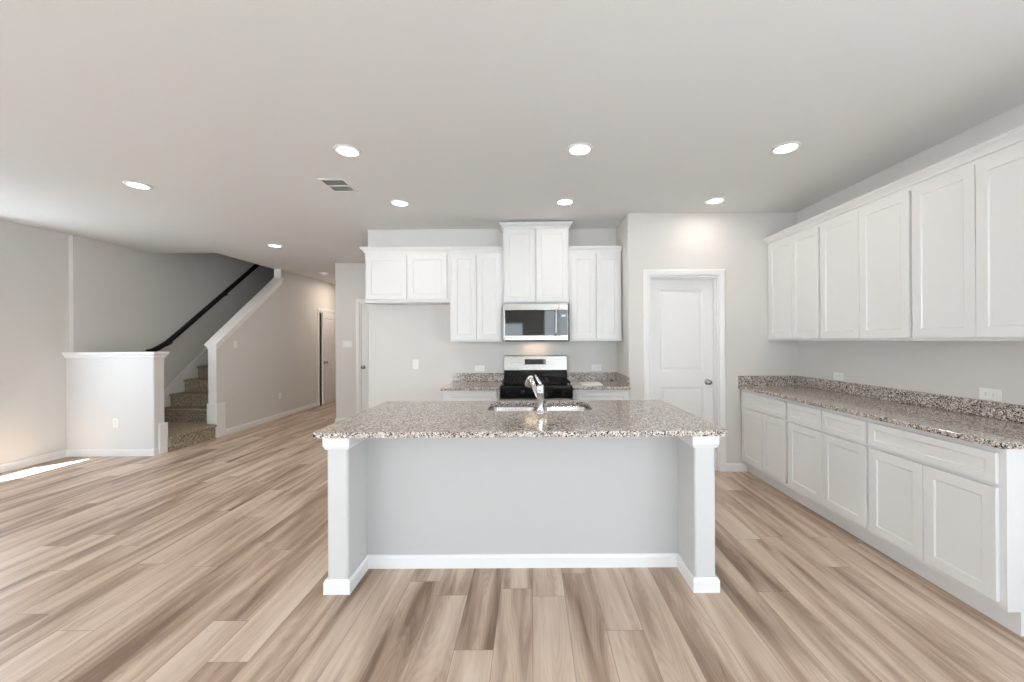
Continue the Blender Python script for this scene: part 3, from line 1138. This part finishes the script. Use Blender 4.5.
mb.build("cooktop", MAT['black_enamel'], rg, bevel=0.004)
# five burners and three grates
for bx, by, br in ((0.16, 0.17, 0.05), (0.16, 0.43, 0.04), (RW / 2, 0.30, 0.045), (RW - 0.16, 0.17, 0.05), (RW - 0.16, 0.43, 0.038)):
    mb = MB()
    mb.lathe([(0, 0), (br, 0), (br, 0.010), (br * 0.8, 0.012), (br * 0.8, 0.020), (br * 0.6, 0.024), (0, 0.024)], (bx, by, 0.9265), (0, 0, 1), 22)
    mb.build("burner", MAT['cast_iron'], rg)
for gi in range(3):
    ga, gb = 0.012 + (RW - 0.024) * gi / 3 + 0.002, 0.012 + (RW - 0.024) * (gi + 1) / 3 - 0.002
    g0, g1 = 0.065, RD - 0.105
    mb = MB()
    zt0, zt1 = 0.951, 0.966
    bw = 0.007
    for xx in (ga, gb - 2 * bw):
        mb.box(xx, xx + 2 * bw, g0, g1, zt0, zt1)
    for yy in (g0, (g0 + g1) / 2 - bw, g1 - 2 * bw):
        mb.box(ga + 2 * bw, gb - 2 * bw, yy, yy + 2 * bw, zt0, zt1)
    xc = (ga + gb) / 2
    for ya_, yb_ in ((g0 + 2 * bw, (g0 + g1) / 2 - bw), ((g0 + g1) / 2 + bw, g1 - 2 * bw)):
        yc = (ya_ + yb_) / 2
        mb.box(xc - bw * 0.8, xc + bw * 0.8, ya_, yc - 0.022, zt0 + 0.001, zt1)
        mb.box(xc - bw * 0.8, xc + bw * 0.8, yc + 0.022, yb_, zt0 + 0.001, zt1)
        mb.box(ga + 2 * bw, xc - 0.022, yc - bw * 0.8, yc + bw * 0.8, zt0 + 0.001, zt1)
        mb.box(xc + 0.022, gb - 2 * bw, yc - bw * 0.8, yc + bw * 0.8, zt0 + 0.001, zt1)
    for xx in (ga, gb - 2 * bw):
        for yy in (g0, g1 - 2 * bw):
            mb.box(xx, xx + 2 * bw, yy, yy + 2 * bw, 0.9265, zt0)
    mb.build("grate", MAT['cast_iron'], rg, bevel=0.0015)
mb = MB()   # backguard: black lower riser and steel upper panel
mb.prism([(RD - 0.084, 0.9005), (RD - 0.001, 0.9005), (RD - 0.001, 1.045), (RD - 0.062, 1.045)], -0.001, RW + 0.001, 'X')
bgd = mb.build("backguard", MAT['black_enamel'], rg, bevel=0.003)
mb = MB()
mb.prism([(RD - 0.066, 1.0455), (RD - 0.001, 1.0455), (RD - 0.001, 1.220), (RD - 0.040, 1.220), (RD - 0.050, 1.212)], 0.0, RW, 'X')
stp = mb.build("steel_panel", MAT['steel'], bgd, bevel=0.003)
stp["label"] = "stainless steel upper panel"
mb = MB()
mb.prism([(RD - 0.0625, 1.112), (RD - 0.056, 1.112), (RD - 0.050, 1.176), (RD - 0.0565, 1.176)], RW / 2 - 0.126, RW / 2 + 0.126, 'X')
dsp = mb.build("display", MAT['black_glass'], bgd)

# ------------------------------------------------------------------ microwave
MW0, MW1, MY = -0.304, 0.412, 4.30
mwv = thing("microwave", "stainless over-the-range microwave with black glass door", "microwave", (MW0, MY, 1.387))
MWW, MH, MD = MW1 - MW0, 0.418, YK - MY - 0.002
mb = MB()
mb.box(0, MWW, 0.022, MD, 0.012, MH)
mb.build("body", MAT['steel'], mwv, bevel=0.002)
mb = MB()
mb.box(0.012, MWW - 0.012, 0.03, MD - 0.02, 0.0, 0.0118)
mb.build("underside_vent", MAT['black_enamel'], mwv)
dw = 0.612
mb = MB()
mb.box(0.0, dw - 0.001, 0.0, 0.0215, 0.012, MH)
dr = mb.build("door", MAT['steel'], mwv, bevel=0.003)
mb = MB()
mb.box(0.018, dw - 0.0015, -0.003, -0.0003, 0.066, MH - 0.070)
mb.build("door_glass", MAT['black_glass'], dr, bevel=0.001)
mb = MB()
mb.tube([(dw - 0.032, -0.040, 0.062), (dw - 0.032, -0.042, 0.10), (dw - 0.032, -0.042, MH - 0.10), (dw - 0.032, -0.040, MH - 0.064)], 0.0125, 14)
for hz_ in (0.085, MH - 0.088):
    mb.tube([(dw - 0.032, -0.040, hz_), (dw - 0.032, -0.0035, hz_)], 0.009, 10)
mb.build("handle", MAT['steel'], dr)
mb = MB()
mb.box(dw + 0.001, MWW, 0.0, 0.0215, 0.012, MH)
cp = mb.build("control_panel", MAT['steel'], mwv, bevel=0.003)
mb = MB()
mb.box(dw + 0.002, MWW - 0.006, -0.003, -0.0003, 0.066, MH - 0.070)
kp = mb.build("keypad", MAT['black_glass'], cp, bevel=0.001)
mb = MB()
mb.box(dw + 0.028, MWW - 0.028, -0.0036, -0.0031, 0.272, 0.292)
mb.build("clock_display", MAT['display'], kp)
# cooktop lamp under the microwave
ld = bpy.data.lights.new("cooktop_lamp", 'AREA')
ld.shape = 'RECTANGLE'
ld.size, ld.size_y = 0.26, 0.05
ld.energy = 0.5
ld.color = (1.0, 0.72, 0.48)
lo = bpy.data.objects.new("cooktop_lamp", ld)
COL.objects.link(lo)
lo.parent = mwv
lo.location = (MWW / 2, MD - 0.10, -0.004)

# ------------------------------------------------------------------ paper on the counter
pp = MB()
pp.box(0, 0.225, 0, 0.30, 0, 0.006)
o = pp.build("booklet", MAT['paper'], bevel=0.001)
o.location = (0.545, 4.20, CT1 + 0.001)
o.rotation_euler = (0, 0, math.radians(-2))
o["label"] = "white paper booklet lying on the counter right of the range"
o["category"] = "booklet"


# ------------------------------------------------------------------ outlets and switches
def outlet(label, loc, rz, horizontal=False):
    root = thing("wall_outlet", label, "outlet", loc, rz, "white duplex wall outlets")
    mb = MB()
    a, b = (0.058, 0.036) if horizontal else (0.036, 0.058)
    mb.box(-a, a, -0.006, -0.0006, -b, b)
    pl = mb.build("cover_plate", MAT['plate'], root, bevel=0.003)
    for s in (-1, 1):
        mb = MB()
        cx, cz = (s * 0.020, 0) if horizontal else (0, s * 0.020)
        mb.prism([(cx + 0.0155 * math.cos(t_), cz + 0.0155 * math.sin(t_)) for t_ in [k * math.pi / 8 for k in range(16)]], -0.0085, -0.0062, 'Y')
        rc = mb.build("receptacle", MAT['plate'], root)
        mb = MB()
        for q in (-1, 1):
            if horizontal:
                mb.box(cx - 0.0045, cx + 0.0045, -0.0092, -0.0086, q * 0.006 - 0.0013, q * 0.006 + 0.0013)
            else:
                mb.box(q * 0.006 - 0.0013, q * 0.006 + 0.0013, -0.0092, -0.0086, cz - 0.0045, cz + 0.0045)
        mb.build("slots", MAT['slot'], rc)
    return root


def switch(label, loc, rz, gangs):
    root = thing("light_switch", label, "switch", loc, rz)
    mb = MB()
    a = 0.036 + 0.023 * (gangs - 1)
    mb.box(-a, a, -0.006, -0.0006, -0.058, 0.058)
    mb.build("cover_plate", MAT['plate'], root, bevel=0.003)
    for g in range(gangs):
        cx = (g - (gangs - 1) / 2) * 0.046
        mb = MB()
        mb.prism([(-0.0068, -0.033), (-0.0066, 0.033), (-0.0092, 0.033), (-0.0072, 0.0), (-0.0078, -0.033)], cx - 0.0165, cx + 0.0165, 'X')
        mb.build("rocker", MAT['plate'], root)
    return root


outlet("white outlet on the front of the low half wall", (-5.124, YH0, 0.410), 0)
outlet("white outlet low on the hall wall beneath the sloping cap", (XH, 7.15, 0.405), math.pi / 2)
outlet("white outlet on the back wall inside the empty refrigerator recess", (-1.388, YK, 1.118), 0)
outlet("white horizontal outlet above the backsplash left of the range", (-0.621, YK, 1.064), 0, True)
outlet("white horizontal outlet above the backsplash right of the range", (0.786, YK, 1.066), 0, True)
outlet("white horizontal outlet on the right wall at the far end of the long counter", (XR, 3.58, 1.052), RZ, True)
outlet("white horizontal outlet on the right wall near the counter's near end", (XR, 2.398, 1.052), RZ, True)
switch("white switch plate on the pale wall beside the half-hidden door", (-3.145, YQ, 1.354), 0, 3)
switch("faint white switch on the hall wall just below the sloping cap", (XH, 6.08, 1.36), math.pi / 2, 1)


# ------------------------------------------------------------------ ceiling fixtures
def can_light(label, x, y, energy=None, tint=(1.0, 0.90, 0.79)):
    root = thing("recessed_light", label, "ceiling light", (x, y, HC), 0, "round recessed ceiling lights")
    mb = MB()
    prof = [(0.070, -0.0008), (0.092, -0.0008), (0.092, -0.004), (0.080, -0.010), (0.072, -0.010), (0.070, -0.006)]
    seg = 32
    rings = [[mb.bm.verts.new((r_ * math.cos(2 * math.pi * k / seg), r_ * math.sin(2 * math.pi * k / seg), z)) for k in range(seg)] for r_, z in prof]
    for a, b in zip(rings, rings[1:] + rings[:1]):
        for k in range(seg):
            f = mb.bm.faces.new((a[k], a[(k + 1) % seg], b[(k + 1) % seg], b[k]))
            f.smooth = True
    mb.build("trim_ring", MAT['trim'], root)
    mb = MB()
    mb.lathe([(0.0, -0.001), (0.0695, -0.001), (0.0695, -0.005), (0.05, -0.0065), (0.0, -0.007)], (0, 0, 0), (0, 0, 1), 32)
    mb.build("lens", MAT['lens'], root)
    d = bpy.data.lights.new("can_lamp", 'AREA')
    d.shape = 'DISK'
    d.size = 0.12
    d.energy = energy or CAN
    d.color = tint
    o = bpy.data.objects.new("can_lamp", d)
    COL.objects.link(o)
    o.parent = root
    o.location = (0, 0, -0.012)
    return root


for lab, x, y in (
    ("recessed ceiling light just in front of the air vent, left of the island", -1.284, 2.745),
    ("recessed ceiling light above the island sink", 0.352, 2.742),
    ("recessed ceiling light above the aisle before the right wall cabinets", 1.797, 2.740),
    ("recessed ceiling light behind the air vent, before the refrigerator recess cabinet", -1.267, 3.790),
    ("recessed ceiling light before the raised cabinet over the microwave", 0.337, 3.779),
    ("recessed ceiling light glowing on the wall above the pantry door", 1.788, 3.774),
    ("recessed ceiling light over the left living area, nearest the half wall", -3.345, 3.326),
    ("recessed ceiling light before the hall, near the sloping stair wall", -3.566, 5.444),
    ("unseen added recessed ceiling light in the passage behind the kitchen back wall", -1.3, 5.70),  # unseen lamp, added to brighten the partition and hall walls
    ("unseen added recessed ceiling light over the living area, ahead of the half wall and nearer the windows", -3.345, 0.9),  # out of view, added to lift the left side of the room
    ("recessed ceiling light at the far end of the hall, behind the pale wall", -3.98, 8.75),
):
    if y > 5:
        can_light(lab, x, y, CAN * (4.6 if y > 7 else 2.4), (1.0, 0.86, 0.72))
    else:
        can_light(lab, x, y, CAN * (1.8 if x < -3 else 1.0))

dt = thing("smoke_detector", "white round ceiling disc in the hall beside the pale wall", "smoke detector", (-4.05, 7.65, HC))
mb = MB()
mb.lathe([(0.0, -0.0006), (0.105, -0.0006), (0.105, -0.012), (0.098, -0.018), (0.0, -0.018)], (0, 0, 0), (0, 0, 1), 28)
mb.build("base", MAT['trim'], dt)
mb = MB()
mb.lathe([(0.0, -0.0183), (0.075, -0.0183), (0.070, -0.034), (0.055, -0.040), (0.0, -0.041)], (0, 0, 0), (0, 0, 1), 28)
mb.build("cover", MAT['plate'], dt)

vt = thing("air_vent", "white rectangular ceiling air vent with dark slots", "vent", (-1.648, 3.356, HC))
vw, vl = 0.108, 0.142
mb = MB()
fr = 0.020
for xa, xb, ya, yb_ in ((-vw, vw, -vl, -vl + fr), (-vw, vw, vl - fr, vl), (-vw, -vw + fr, -vl + fr, vl - fr), (vw - fr, vw, -vl + fr, vl - fr), (-vw + fr, vw - fr, -0.006, 0.006)):
    mb.box(xa, xb, ya, yb_, -0.008, -0.0006)
mb.build("frame", MAT['trim'], vt, bevel=0.002)
mb = MB()
mb.box(-vw + fr, vw - fr, -vl + fr, vl - fr, -0.0025, -0.0006)
mb.build("duct_shade_sheet", MAT['duct'], vt)  # flat dark sheet, its colour standing in for shade inside the duct
mb = MB()
ns = 8
for k in range(1, ns):
    xx = -vw + fr + (2 * vw - 2 * fr) * k / ns
    for ya, yb_ in ((-vl + fr, -0.0062), (0.0062, vl - fr)):
        mb.box(xx - 0.0021, xx + 0.0021, ya, yb_, -0.0055, -0.0028)
mb.build("slats", MAT['trim'], vt)
